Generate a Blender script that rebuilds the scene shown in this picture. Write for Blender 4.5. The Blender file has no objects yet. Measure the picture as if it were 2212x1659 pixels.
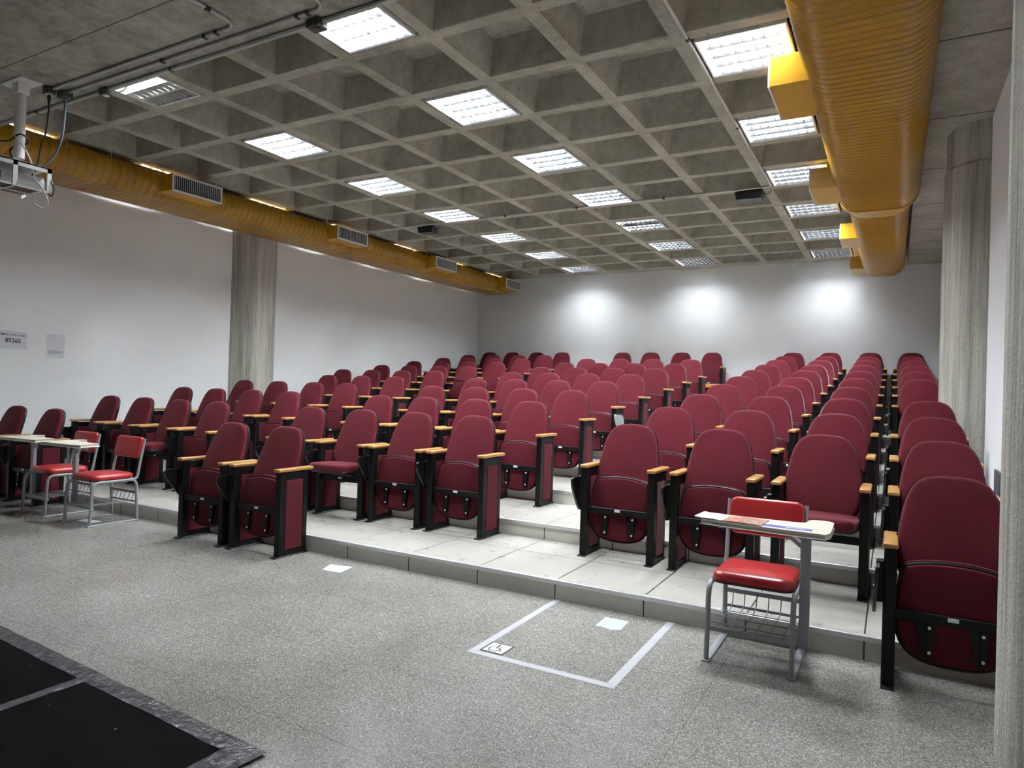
import bpy, bmesh, math, random
from mathutils import Vector, Matrix

random.seed(7)
S = bpy.context.scene
C = S.collection
PI = math.pi

# ------------------------------------------------------------------ camera
cam_d = bpy.data.cameras.new('camera')
cam_d.lens = 23.981
cam_d.sensor_width = 36.0
cam_d.sensor_fit = 'HORIZONTAL'
cam_d.clip_start = 0.05
cam = bpy.data.objects.new('camera', cam_d)
C.objects.link(cam)
YAW, PITCH, ROLL = math.radians(29.216), math.radians(0.364), math.radians(1.765)
_f = Vector((-math.sin(YAW) * math.cos(PITCH), math.cos(YAW) * math.cos(PITCH), math.sin(PITCH)))
_r = Vector((math.cos(YAW), math.sin(YAW), 0))
_u = _r.cross(_f)
_r2 = _r * math.cos(ROLL) + _u * math.sin(ROLL)
_u2 = -_r * math.sin(ROLL) + _u * math.cos(ROLL)
M = Matrix((_r2, _u2, -_f)).transposed().to_4x4()
M.translation = Vector((1.9031, -4.0646, 1.3724))
cam.matrix_world = M
S.camera = cam

# ------------------------------------------------------------------ world, exposure
w = bpy.data.worlds.new('world')
S.world = w
w.use_nodes = True
w.node_tree.nodes['Background'].inputs[0].default_value = (0.9, 0.95, 1.0, 1)
w.node_tree.nodes['Background'].inputs[1].default_value = 0.05
S.view_settings.view_transform = 'Standard'
S.view_settings.look = 'None'
S.view_settings.gamma = 1.0
S.view_settings.use_curve_mapping = False
S.view_settings.exposure = 0.74
TUBE = 330.0      # strength of the fluorescent tubes

# ------------------------------------------------------------------ sizes
XL, XR = -7.29, 2.61          # side walls
YB, YF = 10.52, -6.2          # back wall, wall behind the camera
P, H = 1.04, 0.125            # tier depth and height
ZR, ZS = 4.05, 3.89           # rib soffit, flat slab soffit
GX, GY, GX0, GY0 = 0.841, 0.8375, -5.464, 0.148

# ------------------------------------------------------------------ materials
def newmat(name):
    m = bpy.data.materials.new(name)
    m.use_nodes = True
    nt = m.node_tree
    return m, nt, nt.nodes['Principled BSDF']

def setp(b, col=None, rough=None, metal=None, spec=None, **k):
    if col is not None: b.inputs['Base Color'].default_value = (*col, 1)
    if rough is not None: b.inputs['Roughness'].default_value = rough
    if metal is not None: b.inputs['Metallic'].default_value = metal
    if spec is not None: b.inputs['Specular IOR Level'].default_value = spec
    for a, v in k.items(): b.inputs[a].default_value = v

def N(nt, typ, **k):
    n = nt.nodes.new(typ)
    for a, v in k.items(): setattr(n, a, v)
    return n

def L(nt, a, b): nt.links.new(a, b)

def math_(nt, op, a, b=None, clamp=False):
    n = N(nt, 'ShaderNodeMath', operation=op, use_clamp=clamp)
    for i, v in enumerate((a, b)):
        if v is None: continue
        if isinstance(v, (int, float)): n.inputs[i].default_value = v
        else: L(nt, v, n.inputs[i])
    return n.outputs[0]

def ramp(nt, fac, stops):
    n = N(nt, 'ShaderNodeValToRGB')
    e = n.color_ramp.elements
    while len(e) < len(stops): e.new(0.5)
    for el, (p, c) in zip(e, stops):
        el.position = p
        el.color = (*c, 1) if len(c) == 3 else c
    L(nt, fac, n.inputs[0])
    return n.outputs[0]

def noise(nt, vec, scale, detail=4, rough=0.6, dim='3D', dist=0.0):
    n = N(nt, 'ShaderNodeTexNoise')
    n.inputs['Scale'].default_value = scale
    n.inputs['Detail'].default_value = detail
    n.inputs['Roughness'].default_value = rough
    n.inputs['Distortion'].default_value = dist
    if vec is not None: L(nt, vec, n.inputs['Vector'])
    return n.outputs['Fac']

def mapping(nt, vec, scale=(1, 1, 1), loc=(0, 0, 0)):
    n = N(nt, 'ShaderNodeMapping')
    n.inputs['Scale'].default_value = scale
    n.inputs['Location'].default_value = loc
    L(nt, vec, n.inputs['Vector'])
    return n.outputs[0]

def pos(nt): return N(nt, 'ShaderNodeNewGeometry').outputs['Position']
def objco(nt): return N(nt, 'ShaderNodeTexCoord').outputs['Object']

def mixc(nt, fac, a, b, typ='MIX'):
    n = N(nt, 'ShaderNodeMix', data_type='RGBA', blend_type=typ)
    if isinstance(fac, (int, float)): n.inputs[0].default_value = fac
    else: L(nt, fac, n.inputs[0])
    for i, v in ((6, a), (7, b)):
        if isinstance(v, tuple): n.inputs[i].default_value = (*v, 1)
        else: L(nt, v, n.inputs[i])
    return n.outputs[2]

def bump(nt, b, h, strength, dist=0.01):
    n = N(nt, 'ShaderNodeBump')
    n.inputs['Strength'].default_value = strength
    n.inputs['Distance'].default_value = dist
    L(nt, h, n.inputs['Height'])
    L(nt, n.outputs[0], b.inputs['Normal'])

def line_mask(nt, co, period, offset, half):
    """1 on thin lines every `period` along a coordinate"""
    a = math_(nt, 'ADD', co, -offset + period * 1000.5)
    a = math_(nt, 'MODULO', a, period)
    a = math_(nt, 'SUBTRACT', a, period / 2)
    a = math_(nt, 'ABSOLUTE', a)
    return math_(nt, 'LESS_THAN', a, half)

def simple(name, col, rough=0.5, metal=0.0, spec=0.5, **k):
    m, nt, b = newmat(name)
    setp(b, col, rough, metal, spec, **k)
    return m

def concrete(name, c0, c1, stretch=(1, 1, 1), rough=0.9, plank=None, bmp=0.35, fine=55):
    m, nt, b = newmat(name)
    p = pos(nt)
    q = mapping(nt, p, stretch)
    big = noise(nt, q, 1.6, 6, 0.65)
    mid = noise(nt, q, 9, 5, 0.7)
    fin = noise(nt, p, fine, 3, 0.7)
    f = math_(nt, 'ADD', math_(nt, 'MULTIPLY', big, 0.6), math_(nt, 'MULTIPLY', mid, 0.4))
    col = ramp(nt, f, [(0.36, c0), (0.65, c1)])
    pits = ramp(nt, noise(nt, q, 26, 2, 0.5), [(0.70, (1, 1, 1)), (0.76, (0.62, 0.6, 0.58))])
    col = mixc(nt, 1.0, col, pits, 'MULTIPLY')
    col = mixc(nt, 0.5, col, ramp(nt, fin, [(0.3, (0.72, 0.72, 0.72)), (0.7, (1.2, 1.2, 1.2))]), 'MULTIPLY')
    if plank:
        sx = N(nt, 'ShaderNodeSeparateXYZ'); L(nt, p, sx.inputs[0])
        wob = math_(nt, 'MULTIPLY', noise(nt, p, 4, 2), 0.012)
        mk = line_mask(nt, math_(nt, 'ADD', sx.outputs[plank[0]], wob), plank[1], plank[2], plank[3])
        col = mixc(nt, mk, col, (c0[0] * 0.3, c0[1] * 0.3, c0[2] * 0.3))
    L(nt, col, b.inputs['Base Color'])
    setp(b, rough=rough, spec=0.2)
    bump(nt, b, math_(nt, 'ADD', mid, fin), bmp, 0.012)
    return m

def tile_mat(name, c0, c1, riser=False):
    m, nt, b = newmat(name)
    o = objco(nt)
    s = N(nt, 'ShaderNodeSeparateXYZ'); L(nt, o, s.inputs[0])
    mk = line_mask(nt, s.outputs[0], 0.6, 0.0, 0.0042)
    if not riser:
        ab = math_(nt, 'ABSOLUTE', math_(nt, 'SUBTRACT', s.outputs[1], 0.6))
        mk = math_(nt, 'MAXIMUM', mk, math_(nt, 'LESS_THAN', ab, 0.0036))
    p = pos(nt)
    col = ramp(nt, noise(nt, mapping(nt, p, (1, 3, 1)), 3, 5, 0.7), [(0.3, c0), (0.7, c1)])
    spots = ramp(nt, noise(nt, p, 14, 2, 0.4), [(0.9, (1, 1, 1)), (0.94, (0.85, 0.83, 0.8))])
    col = mixc(nt, 1.0, col, spots, 'MULTIPLY')
    col = mixc(nt, mk, col, (0.035, 0.033, 0.03))
    L(nt, col, b.inputs['Base Color'])
    L(nt, math_(nt, 'ADD', math_(nt, 'MULTIPLY', noise(nt, p, 8), 0.15), 0.22), b.inputs['Roughness'])
    setp(b, spec=0.45)
    n = N(nt, 'ShaderNodeBump', invert=True)
    n.inputs['Strength'].default_value = 0.4
    n.inputs['Distance'].default_value = 0.004
    L(nt, mk, n.inputs['Height']); L(nt, n.outputs[0], b.inputs['Normal'])
    return m

def terrazzo():
    m, nt, b = newmat('grey terrazzo')
    p = pos(nt)
    s = N(nt, 'ShaderNodeSeparateXYZ'); L(nt, p, s.inputs[0])
    v = N(nt, 'ShaderNodeTexVoronoi'); v.inputs['Scale'].default_value = 240
    L(nt, p, v.inputs['Vector'])
    chips = ramp(nt, N_sep(nt, v.outputs['Color']), [(0.03, (0.095, 0.092, 0.084)), (0.18, (0.205, 0.202, 0.187)), (0.75, (0.272, 0.268, 0.251)), (0.97, (0.52, 0.51, 0.485))])
    cloud = ramp(nt, noise(nt, p, 0.9, 5, 0.6), [(0.32, (0.74, 0.74, 0.73)), (0.68, (1.06, 1.06, 1.06))])
    col = mixc(nt, 1.0, chips, cloud, 'MULTIPLY')
    # casting joints
    jx = line_mask(nt, s.outputs[0], 1.53, -0.35, 0.0022)
    jy = line_mask(nt, s.outputs[1], 1.53, -1.45, 0.0022)
    j = math_(nt, 'MULTIPLY', math_(nt, 'MAXIMUM', jx, jy), 0.45)
    # long wandering cracks running across the room
    wob = noise(nt, mapping(nt, p, (1, 0, 0)), 2.3, 9, 0.62)
    cr = None
    for y0, amp, x0, x1, hw in ((-2.08, 0.22, -2.6, 0.5, .0016), (-.76, 0.20, -3.5, 1.1, .0016), (-1.62, 0.30, 0.3, 2.3, .0011), (-2.75, 0.25, -0.1, 1.6, .0013)):
        yy = math_(nt, 'ADD', math_(nt, 'MULTIPLY', math_(nt, 'SUBTRACT', wob, 0.5), amp), y0)
        c_ = math_(nt, 'LESS_THAN', math_(nt, 'ABSOLUTE', math_(nt, 'SUBTRACT', s.outputs[1], yy)), hw)
        c_ = math_(nt, 'MULTIPLY', c_, math_(nt, 'MULTIPLY', math_(nt, 'GREATER_THAN', s.outputs[0], x0), math_(nt, 'LESS_THAN', s.outputs[0], x1)))
        cr = c_ if cr is None else math_(nt, 'MAXIMUM', cr, c_)
    cr = math_(nt, 'MULTIPLY', cr, 0.75)
    col = mixc(nt, math_(nt, 'MAXIMUM', j, cr), col, (0.06, 0.055, 0.05))
    L(nt, col, b.inputs['Base Color'])
    setp(b, rough=0.175)
    setp(b, spec=0.5)
    bump(nt, b, noise(nt, p, 160, 2), 0.10, 0.004)
    return m

def N_sep(nt, colour):
    n = N(nt, 'ShaderNodeSeparateColor'); L(nt, colour, n.inputs[0])
    return n.outputs[0]

def wallpaint(name, c):
    m, nt, b = newmat(name)
    p = pos(nt)
    col = ramp(nt, noise(nt, p, 0.8, 5, 0.6), [(0.3, tuple(x * 0.94 for x in c)), (0.7, c)])
    sm = ramp(nt, noise(nt, mapping(nt, p, (1, 1, 2.2)), 2.1, 4, 0.55), [(0.70, (1, 1, 1)), (0.82, (0.90, 0.885, 0.87))])
    L(nt, mixc(nt, 1.0, col, sm, 'MULTIPLY'), b.inputs['Base Color'])
    setp(b, rough=0.75, spec=0.2)
    bump(nt, b, noise(nt, mapping(nt, p, (1, 1, 5)), 14, 4), 0.08, 0.01)
    return m

def fabric(name, c, sheen=0.35, scale=420):
    m, nt, b = newmat(name)
    o = objco(nt)
    fz = noise(nt, o, scale, 2, 0.6)
    wv = noise(nt, o, 6, 4, 0.6)
    f = math_(nt, 'ADD', math_(nt, 'MULTIPLY', fz, 0.7), math_(nt, 'MULTIPLY', wv, 0.3))
    col = ramp(nt, f, [(0.25, tuple(x * 0.62 for x in c)), (0.75, tuple(x * 1.25 for x in c))])
    L(nt, col, b.inputs['Base Color'])
    setp(b, rough=0.9, spec=0.15)
    b.inputs['Sheen Weight'].default_value = sheen
    b.inputs['Sheen Roughness'].default_value = 0.35
    b.inputs['Sheen Tint'].default_value = (0.9, 0.5, 0.5, 1)
    bump(nt, b, fz, 0.25, 0.003)
    return m

def wood(name, c0, c1):
    m, nt, b = newmat(name)
    o = objco(nt)
    g = noise(nt, mapping(nt, o, (28, 2.5, 28)), 1.6, 5, 0.6, dist=0.6)
    L(nt, ramp(nt, g, [(0.3, c0), (0.7, c1)]), b.inputs['Base Color'])
    setp(b, rough=0.28, spec=0.5)
    return m

def metal_worn(name, c, rough, metal=0.0, wear=0.75):
    m, nt, b = newmat(name)
    o = objco(nt)
    ch = ramp(nt, noise(nt, o, 30, 4, 0.7), [(wear, (1, 1, 1)), (min(wear + 0.04, 1.0), (0.3, 0.27, 0.24))])
    L(nt, mixc(nt, 1.0, c, ch, 'MULTIPLY'), b.inputs['Base Color'])
    setp(b, rough=rough, metal=metal)
    return m

def emit(name, c, s):
    m, nt, b = newmat(name)
    setp(b, (0.8, 0.8, 0.8), 0.4)
    b.inputs['Emission Color'].default_value = (*c, 1)
    b.inputs['Emission Strength'].default_value = s
    return m

def carpet(name):
    m, nt, b = newmat(name)
    p = pos(nt)
    fz = noise(nt, p, 260, 2, 0.6)
    col = ramp(nt, fz, [(0.3, (0.003, 0.003, 0.0033)), (0.75, (0.010, 0.010, 0.0108))])
    lint = ramp(nt, noise(nt, p, 24, 1, 0.3), [(0.785, (0, 0, 0)), (0.80, (0.09, 0.09, 0.09))])
    L(nt, mixc(nt, 1.0, col, lint, 'ADD'), b.inputs['Base Color'])
    setp(b, rough=1.0, spec=0.0)
    bump(nt, b, fz, 0.5, 0.004)
    return m

def tape(name, c, rough):
    m, nt, b = newmat(name)
    p = pos(nt)
    setp(b, c, rough, spec=0.6)
    bump(nt, b, noise(nt, p, 22, 4, 0.7, dist=1.5), 0.9, 0.012)
    return m

def printed(name):
    m, nt, b = newmat(name)
    o = objco(nt)
    g = noise(nt, o, 17, 3, 0.6, dist=0.8)
    col = ramp(nt, g, [(0.30, (0.25, 0.06, 0.05)), (0.45, (0.45, 0.16, 0.17)), (0.55, (0.60, 0.42, 0.15)), (0.66, (0.16, 0.10, 0.25)), (0.8, (0.75, 0.7, 0.68))])
    L(nt, col, b.inputs['Base Color'])
    setp(b, rough=0.3)
    return m

def ductmat(name):
    m, nt, b = newmat(name)
    p = pos(nt)
    col = ramp(nt, noise(nt, p, 1.8, 5, 0.6), [(0.3, (0.325, 0.165, 0.004)), (0.7, (0.40, 0.21, 0.006))])
    L(nt, col, b.inputs['Base Color'])
    setp(b, rough=0.27, spec=0.5)
    return m

MT = dict(
    ceil=concrete('waffle concrete', (0.285, 0.275, 0.228), (0.51, 0.492, 0.42)),
    slab=concrete('flat slab concrete', (0.20, 0.198, 0.165), (0.58, 0.565, 0.50), plank=(1, 1.525, -1.245, 0.004)),
    soffit=concrete('board marked soffit', (0.26, 0.245, 0.215), (0.46, 0.435, 0.39), plank=(1, 1.53, 1.515, 0.010)),
    column=concrete('board formed concrete', (0.22, 0.213, 0.185), (0.66, 0.645, 0.58), stretch=(5, 5, 0.14), bmp=0.5),
    wall=wallpaint('white wall paint', (0.90, 0.93, 0.955)),
    wallr=wallpaint('white side wall paint', (0.87, 0.89, 0.94)),
    floor=terrazzo(),
    tread=tile_mat('pale step tile', (0.35, 0.342, 0.312), (0.42, 0.41, 0.378)),
    riser=tile_mat('pale riser tile', (0.58, 0.565, 0.51), (0.67, 0.655, 0.60), riser=True),
    alu=simple('step edge aluminium', (0.70, 0.70, 0.71), 0.3, 0.55),
    fab=fabric('burgundy fabric', (0.080, 0.0075, 0.0138), 0.22),
    fabp=fabric('burgundy panel fabric', (0.074, 0.007, 0.0128), 0.12),
    black=simple('black painted steel', (0.0045, 0.0045, 0.005), 0.42, 0.0, 0.2),
    plastic=simple('black plastic', (0.007, 0.0065, 0.0075), 0.28, 0.0, 0.4),
    rubber=simple('black rubber edge', (0.006, 0.006, 0.0065), 0.42, 0.0, 0.25),
    wood=wood('varnished wood', (0.33, 0.165, 0.042), (0.48, 0.265, 0.08)),
    woodd=wood('dark varnished wood', (0.36, 0.16, 0.035), (0.5, 0.25, 0.06)),
    white=simple('white enamel', (0.80, 0.80, 0.80), 0.4),
    screw=simple('zinc screw', (0.75, 0.75, 0.75), 0.3, 0.3),
    tag=simple('white tag', (0.75, 0.75, 0.75), 0.4),
    grey=metal_worn('grey painted tube', (0.27, 0.285, 0.305), 0.38),
    red=simple('red vinyl', (0.36, 0.020, 0.022), 0.30, 0.0, 0.5),
    beige=simple('cream tablet plastic', (0.66, 0.62, 0.53), 0.35),
    greyt=simple('pale grey laminate', (0.30, 0.33, 0.33), 0.4),
    duct=ductmat('mustard yellow duct paint'),
    seam=simple('duct seam shade', (0.17, 0.085, 0.006), 0.5),  # darker brown paints crevice shade into the duct seam bands
    ductb=simple('bright yellow duct paint', (0.50, 0.275, 0.011), 0.33),
    grillw=simple('white grille paint', (0.72, 0.73, 0.75), 0.4),
    dark=simple('dark recess', (0.01, 0.01, 0.011), 0.7),
    galv=simple('galvanised conduit', (0.50, 0.50, 0.48), 0.32, 0.45),
    galvd=simple('dark cast box', (0.06, 0.06, 0.06), 0.5, 0.3),
    refl=simple('bright reflector', (0.82, 0.83, 0.85), 0.22, 0.75),
    louv=simple('louvre aluminium', (0.62, 0.64, 0.66), 0.18, 1.0),
    blade=simple('grey louvre blade', (0.06, 0.064, 0.068), 0.25, 0.0, 0.4),
    tube=emit('lit tube', (0.93, 0.97, 1.0), TUBE),
    dull=simple('dull grey louvre', (0.50, 0.51, 0.49), 0.5),
    tubedim=emit('dimmed rear tube', (0.93, 0.96, 1.0), TUBE * 0.27),
    tubeoff=simple('unlit tube', (0.55, 0.56, 0.55), 0.3),
    paper=simple('paper', (0.70, 0.73, 0.80), 0.6),
    paperf=simple('worn paper', (0.40, 0.44, 0.45), 0.5),
    ink=simple('black ink', (0.015, 0.015, 0.018), 0.5),
    inkg=simple('grey ink', (0.16, 0.16, 0.17), 0.6),
    blue=simple('blue sticker', (0.10, 0.12, 0.48), 0.35),
    cableb=simple('blue cable', (0.06, 0.16, 0.42), 0.4),
    cablek=simple('black cable', (0.012, 0.012, 0.012), 0.45),
    cablew=simple('white cable', (0.7, 0.7, 0.7), 0.45),
    carpet=carpet('black carpet'),
    tapeg=tape('dark grey tape', (0.035, 0.035, 0.042), 0.20),
    tapew=simple('white floor tape', (0.42, 0.43, 0.46), 0.38),
    mag=printed('magazine cover'),
    brown=simple('brown panel', (0.10, 0.05, 0.035), 0.6),
    darkgrey=simple('dark grey plastic', (0.10, 0.10, 0.12), 0.5),
)

# ------------------------------------------------------------------ mesh helpers
class MB:
    def __init__(self): self.v, self.f, self.mi = [], [], []
    def add(self, vs, fs, mi=0):
        o = len(self.v)
        self.v += [tuple(x) for x in vs]
        self.f += [tuple(i + o for i in f) for f in fs]
        self.mi += [mi] * len(fs)
        return self
    def box(self, x0, x1, y0, y1, z0, z1, mi=0):
        v = [(x0, y0, z0), (x1, y0, z0), (x1, y1, z0), (x0, y1, z0), (x0, y0, z1), (x1, y0, z1), (x1, y1, z1), (x0, y1, z1)]
        return self.add(v, [(0, 3, 2, 1), (4, 5, 6, 7), (0, 1, 5, 4), (1, 2, 6, 5), (2, 3, 7, 6), (3, 0, 4, 7)], mi)
    def bbox(self, x0, x1, y0, y1, z0, z1, r=0.006, seg=2, mi=0):
        bm = bmesh.new()
        bmesh.ops.create_cube(bm, size=1)
        for v in bm.verts:
            v.co = Vector(((x0 + x1) / 2 + v.co.x * (x1 - x0), (y0 + y1) / 2 + v.co.y * (y1 - y0), (z0 + z1) / 2 + v.co.z * (z1 - z0)))
        bmesh.ops.bevel(bm, geom=bm.edges[:], offset=r, segments=seg, profile=0.5, affect='EDGES')
        bm.verts.index_update()
        self.add([v.co[:] for v in bm.verts], [[v.index for v in f.verts] for f in bm.faces], mi)
        bm.free()
        return self
    def prism(self, pts, fn, t0, t1, mi=0):
        """pts: closed 2D outline; fn(a, b, t) -> 3D"""
        n = len(pts)
        vs = [fn(a, b, t0) for a, b in pts] + [fn(a, b, t1) for a, b in pts]
        fs = [tuple(range(n - 1, -1, -1)), tuple(range(n, 2 * n))]
        fs += [(i, (i + 1) % n, n + (i + 1) % n, n + i) for i in range(n)]
        return self.add(vs, fs, mi)
    def tube(self, path, r, n=8, mi=0, cap=True):
        path = [Vector(p) for p in path]
        rings = []
        up = None
        for i, p in enumerate(path):
            a = path[max(i - 1, 0)]; b = path[min(i + 1, len(path) - 1)]
            t = (b - a).normalized()
            if up is None:
                up = Vector((0, 0, 1)) if abs(t.z) < 0.9 else Vector((1, 0, 0))
            s = t.cross(up).normalized()
            up = s.cross(t).normalized()
            rr = r[i] if isinstance(r, (list, tuple)) else r
            rings.append([p + (s * math.cos(2 * PI * k / n) + up * math.sin(2 * PI * k / n)) * rr for k in range(n)])
        vs = [v[:] for g in rings for v in g]
        fs = []
        for i in range(len(rings) - 1):
            for k in range(n):
                fs.append((i * n + k, i * n + (k + 1) % n, (i + 1) * n + (k + 1) % n, (i + 1) * n + k))
        if cap:
            fs.append(tuple(range(n - 1, -1, -1)))
            fs.append(tuple(range((len(rings) - 1) * n, len(rings) * n)))
        return self.add(vs, fs, mi)
    def bar(self, a, b, wx, wy, mi=0):
        """rectangular bar between two points"""
        a, b = Vector(a), Vector(b)
        t = (b - a).normalized()
        up = Vector((1, 0, 0)) if abs(t.x) < 0.9 else Vector((0, 0, 1))
        s = (up - t * up.dot(t)).normalized()
        q = t.cross(s)
        vs = []
        for p in (a, b):
            for i, j in ((-1, -1), (1, -1), (1, 1), (-1, 1)):
                vs.append((p + s * (i * wx / 2) + q * (j * wy / 2))[:])
        return self.add(vs, [(0, 3, 2, 1), (4, 5, 6, 7), (0, 1, 5, 4), (1, 2, 6, 5), (2, 3, 7, 6), (3, 0, 4, 7)], mi)
    def build(self, name, mats, parent=None, smooth=False, angle=35, loc=None):
        me = bpy.data.meshes.new(name)
        me.from_pydata(self.v, [], self.f)
        if not isinstance(mats, (list, tuple)): mats = [mats]
        for m in mats: me.materials.append(m)
        me.polygons.foreach_set('material_index', self.mi)
        me.update()
        bm = bmesh.new(); bm.from_mesh(me)
        bmesh.ops.recalc_face_normals(bm, faces=bm.faces[:])
        bm.to_mesh(me); bm.free()
        if smooth:
            me.polygons.foreach_set('use_smooth', [True] * len(me.polygons))
            me.set_sharp_from_angle(angle=math.radians(angle))
        o = bpy.data.objects.new(name, me)
        C.objects.link(o)
        if parent is not None: o.parent = parent
        if loc is not None: o.location = loc
        return o

def tag(o, label=None, cat=None, group=None, kind=None):
    if label: o['label'] = label
    if cat: o['category'] = cat
    if group: o['group'] = group
    if kind: o['kind'] = kind
    return o

def empty(name, loc, rz=0, label=None, cat=None, group=None):
    o = bpy.data.objects.new(name, None)
    o.empty_display_size = 0.1
    o.location = loc
    o.rotation_euler = (0, 0, rz)
    C.objects.link(o)
    return tag(o, label, cat, group)

def copy_tree(o, parent=None, swap=None, skip=()):
    c = o.copy()
    C.objects.link(c)
    c.parent = parent
    for ch in o.children:
        copy_tree(ch, c)
    return c

def catmull(pts, n=3):
    out = []
    m = len(pts)
    for i in range(m):
        p0, p1, p2, p3 = (Vector(pts[(i + k) % m]) for k in (-1, 0, 1, 2))
        for k in range(n):
            t = k / n
            out.append(0.5 * ((2 * p1) + (p2 - p0) * t + (2 * p0 - 5 * p1 + 4 * p2 - p3) * t * t + (3 * p1 - p0 - 3 * p2 + p3) * t ** 3))
    return [(v[0], v[1]) for v in out]

def half_outline(h, n=3):
    """mirror a right-hand half outline (bottom to top, both ends on the axis)"""
    return catmull(h + [(-x, y) for x, y in reversed(h[1:-1])], n)

def rrect(x0, x1, y0, y1, r, n=5):
    out = []
    for cx, cy, a in ((x1 - r, y0 + r, -PI / 2), (x1 - r, y1 - r, 0), (x0 + r, y1 - r, PI / 2), (x0 + r, y0 + r, PI)):
        for k in range(n + 1):
            t = a + PI / 2 * k / n
            out.append((cx + r * math.cos(t), cy + r * math.sin(t)))
    return out

def inset(pts, d):
    n = len(pts)
    out = []
    for i in range(n):
        a, b, c = Vector(pts[i - 1]), Vector(pts[i]), Vector(pts[(i + 1) % n])
        t = (c - a)
        nrm = Vector((-t.y, t.x)).normalized()
        out.append((b.x + nrm.x * d, b.y + nrm.y * d))
    return out

def cushion(mb, outline, fr, w0, w1, r, bulge, mi=0, dish=0.0):
    """padded slab: outline in (u,v), thickness w0..w1 with a rounded rim and a bulged face"""
    O, U, V, Nn = fr
    n = len(outline)
    cx = sum(p[0] for p in outline) / n; cy = sum(p[1] for p in outline) / n
    rings = [(outline, w0)]
    sgn = 1 if w1 > w0 else -1
    for k in range(5):
        a = PI / 2 * k / 4
        rings.append((inset(outline, r * (1 - math.cos(a))), w1 - sgn * r * (1 - math.sin(a))))
    base = rings[-1][0]
    for s in (0.82, 0.6, 0.35, 0.14):
        rings.append(([(cx + (x - cx) * s, cy + (y - cy) * s) for x, y in base], w1 + sgn * (bulge * (1 - s * s) - dish * math.exp(-(s / 0.45) ** 2))))
    vs, fs = [], []
    for pts, wv in rings:
        vs += [(O + U * x + V * y + Nn * wv)[:] for x, y in pts]
    for i in range(len(rings) - 1):
        for k in range(n):
            fs.append((i * n + k, i * n + (k + 1) % n, (i + 1) * n + (k + 1) % n, (i + 1) * n + k))
    fs.append(tuple(range(n)))
    fs.append(tuple(range((len(rings) - 1) * n, len(rings) * n)))
    mb.add(vs, fs, mi)
    return mb

def frame(o, v, nn):
    return Vector(o), Vector((1, 0, 0)), Vector(v).normalized(), Vector(nn).normalized()

def arc(c, r, a0, a1, n, plane='yz', x=0.0):
    out = []
    for k in range(n + 1):
        t = a0 + (a1 - a0) * k / n
        p, q = c[0] + r * math.cos(t), c[1] + r * math.sin(t)
        out.append((x, p, q) if plane == 'yz' else ((p, q, x) if plane == 'xy' else (p, x, q)))
    return out

# ================================================================== the room
MB().add([(XL, YF, 0), (XR, YF, 0), (XR, 0, 0), (XL, 0, 0), (XL, YF, -.1), (XR, YF, -.1), (XR, 0, -.1), (XL, 0, -.1)],
         [(0, 1, 2, 3), (7, 6, 5, 4), (0, 4, 5, 1), (1, 5, 6, 2), (2, 6, 7, 3), (3, 7, 4, 0)]).build('floor', MT['floor'])
bpy.data.objects['floor']['kind'] = 'structure'

ntrim = 0
for k in range(1, 11):
    y0 = (k - 1) * P
    y1 = k * P if k < 10 else YB
    o = MB()
    o.box(XL, XR, 0, y1 - y0, -0.125 if k == 1 else -0.25, 0)
    ob = o.build('floor', [MT['tread'], MT['riser']], loc=(0, y0, k * H))
    for p in ob.data.polygons:
        if abs(p.normal.y) > 0.5: p.material_index = 1
    ob['kind'] = 'structure'
    ob['label'] = 'tiled seating step number %d counted up from the grey floor' % k
    ntrim += 1
    t = MB()
    t.bbox(XL + .002, XR - .002, -0.006, 0.030, 0.0, 0.004, 0.0015, 1)
    t.bbox(XL + .002, XR - .002, -0.010, 0.0, -0.024, 0.004, 0.003, 2)
    ob = t.build('trim_%d' % ntrim, MT['alu'], loc=(0, y0, k * H))
    ob['kind'] = 'structure'

ZT = 4.42
def wall(name, mb, mat): return tag(mb.build(name, mat), kind='structure')
wall('wall_left', MB().box(XL - .15, XL, YF - .15, YB + .15, -.1, ZT), MT['wall'])
wall('wall_right', MB().box(XR, XR + .15, YF - .15, YB + .15, -.1, ZT), MT['wallr'])
wall('wall_back', MB().box(XL, XR, YB, YB + .15, -.1, ZT), MT['wall'])
wall('wall_front', MB().box(XL, XR, YF - .15, YF, -.1, ZT), MT['wall'])

# waffle slab: tapered coffers between ribs
mb = MB()
I0, I1, J0, J1 = -2, 9, -1, 12
hb, ht, dep = 0.062, 0.140, 0.30
def quad(a, b, c, d): mb.add([a, b, c, d], [(0, 1, 2, 3)])
for i in range(I0, I1):
    for j in range(J0, J1):
        x0, x1 = GX0 + i * GX, GX0 + (i + 1) * GX
        y0, y1 = GY0 + j * GY, GY0 + (j + 1) * GY
        rings = []
        for ins, z in ((0, ZR), (hb - .012, ZR), (hb - .003, ZR + .004), (hb, ZR + .013), (ht - .012, ZR + dep - .018), (ht + .012, ZR + dep)):
            j_ = 0.004 if 0 < ins < ht - .02 else 0
            rings.append([(x0 + ins + random.uniform(-j_, j_), y0 + ins + random.uniform(-j_, j_), z), (x1 - ins + random.uniform(-j_, j_), y0 + ins, z), (x1 - ins, y1 - ins + random.uniform(-j_, j_), z), (x0 + ins, y1 - ins, z)])
        vs = [v for r in rings for v in r]
        fs = []
        for a in range(len(rings) - 1):
            for b in range(4):
                fs.append((a * 4 + b, a * 4 + (b + 1) % 4, a * 4 + 4 + (b + 1) % 4, a * 4 + 4 + b))
        n = len(rings) - 1
        fs.append((n * 4, n * 4 + 1, n * 4 + 2, n * 4 + 3))
        mb.add(vs, fs)
xa, xb, ya, yb = GX0 + I0 * GX, GX0 + I1 * GX, GY0 + J0 * GY, GY0 + J1 * GY
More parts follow.
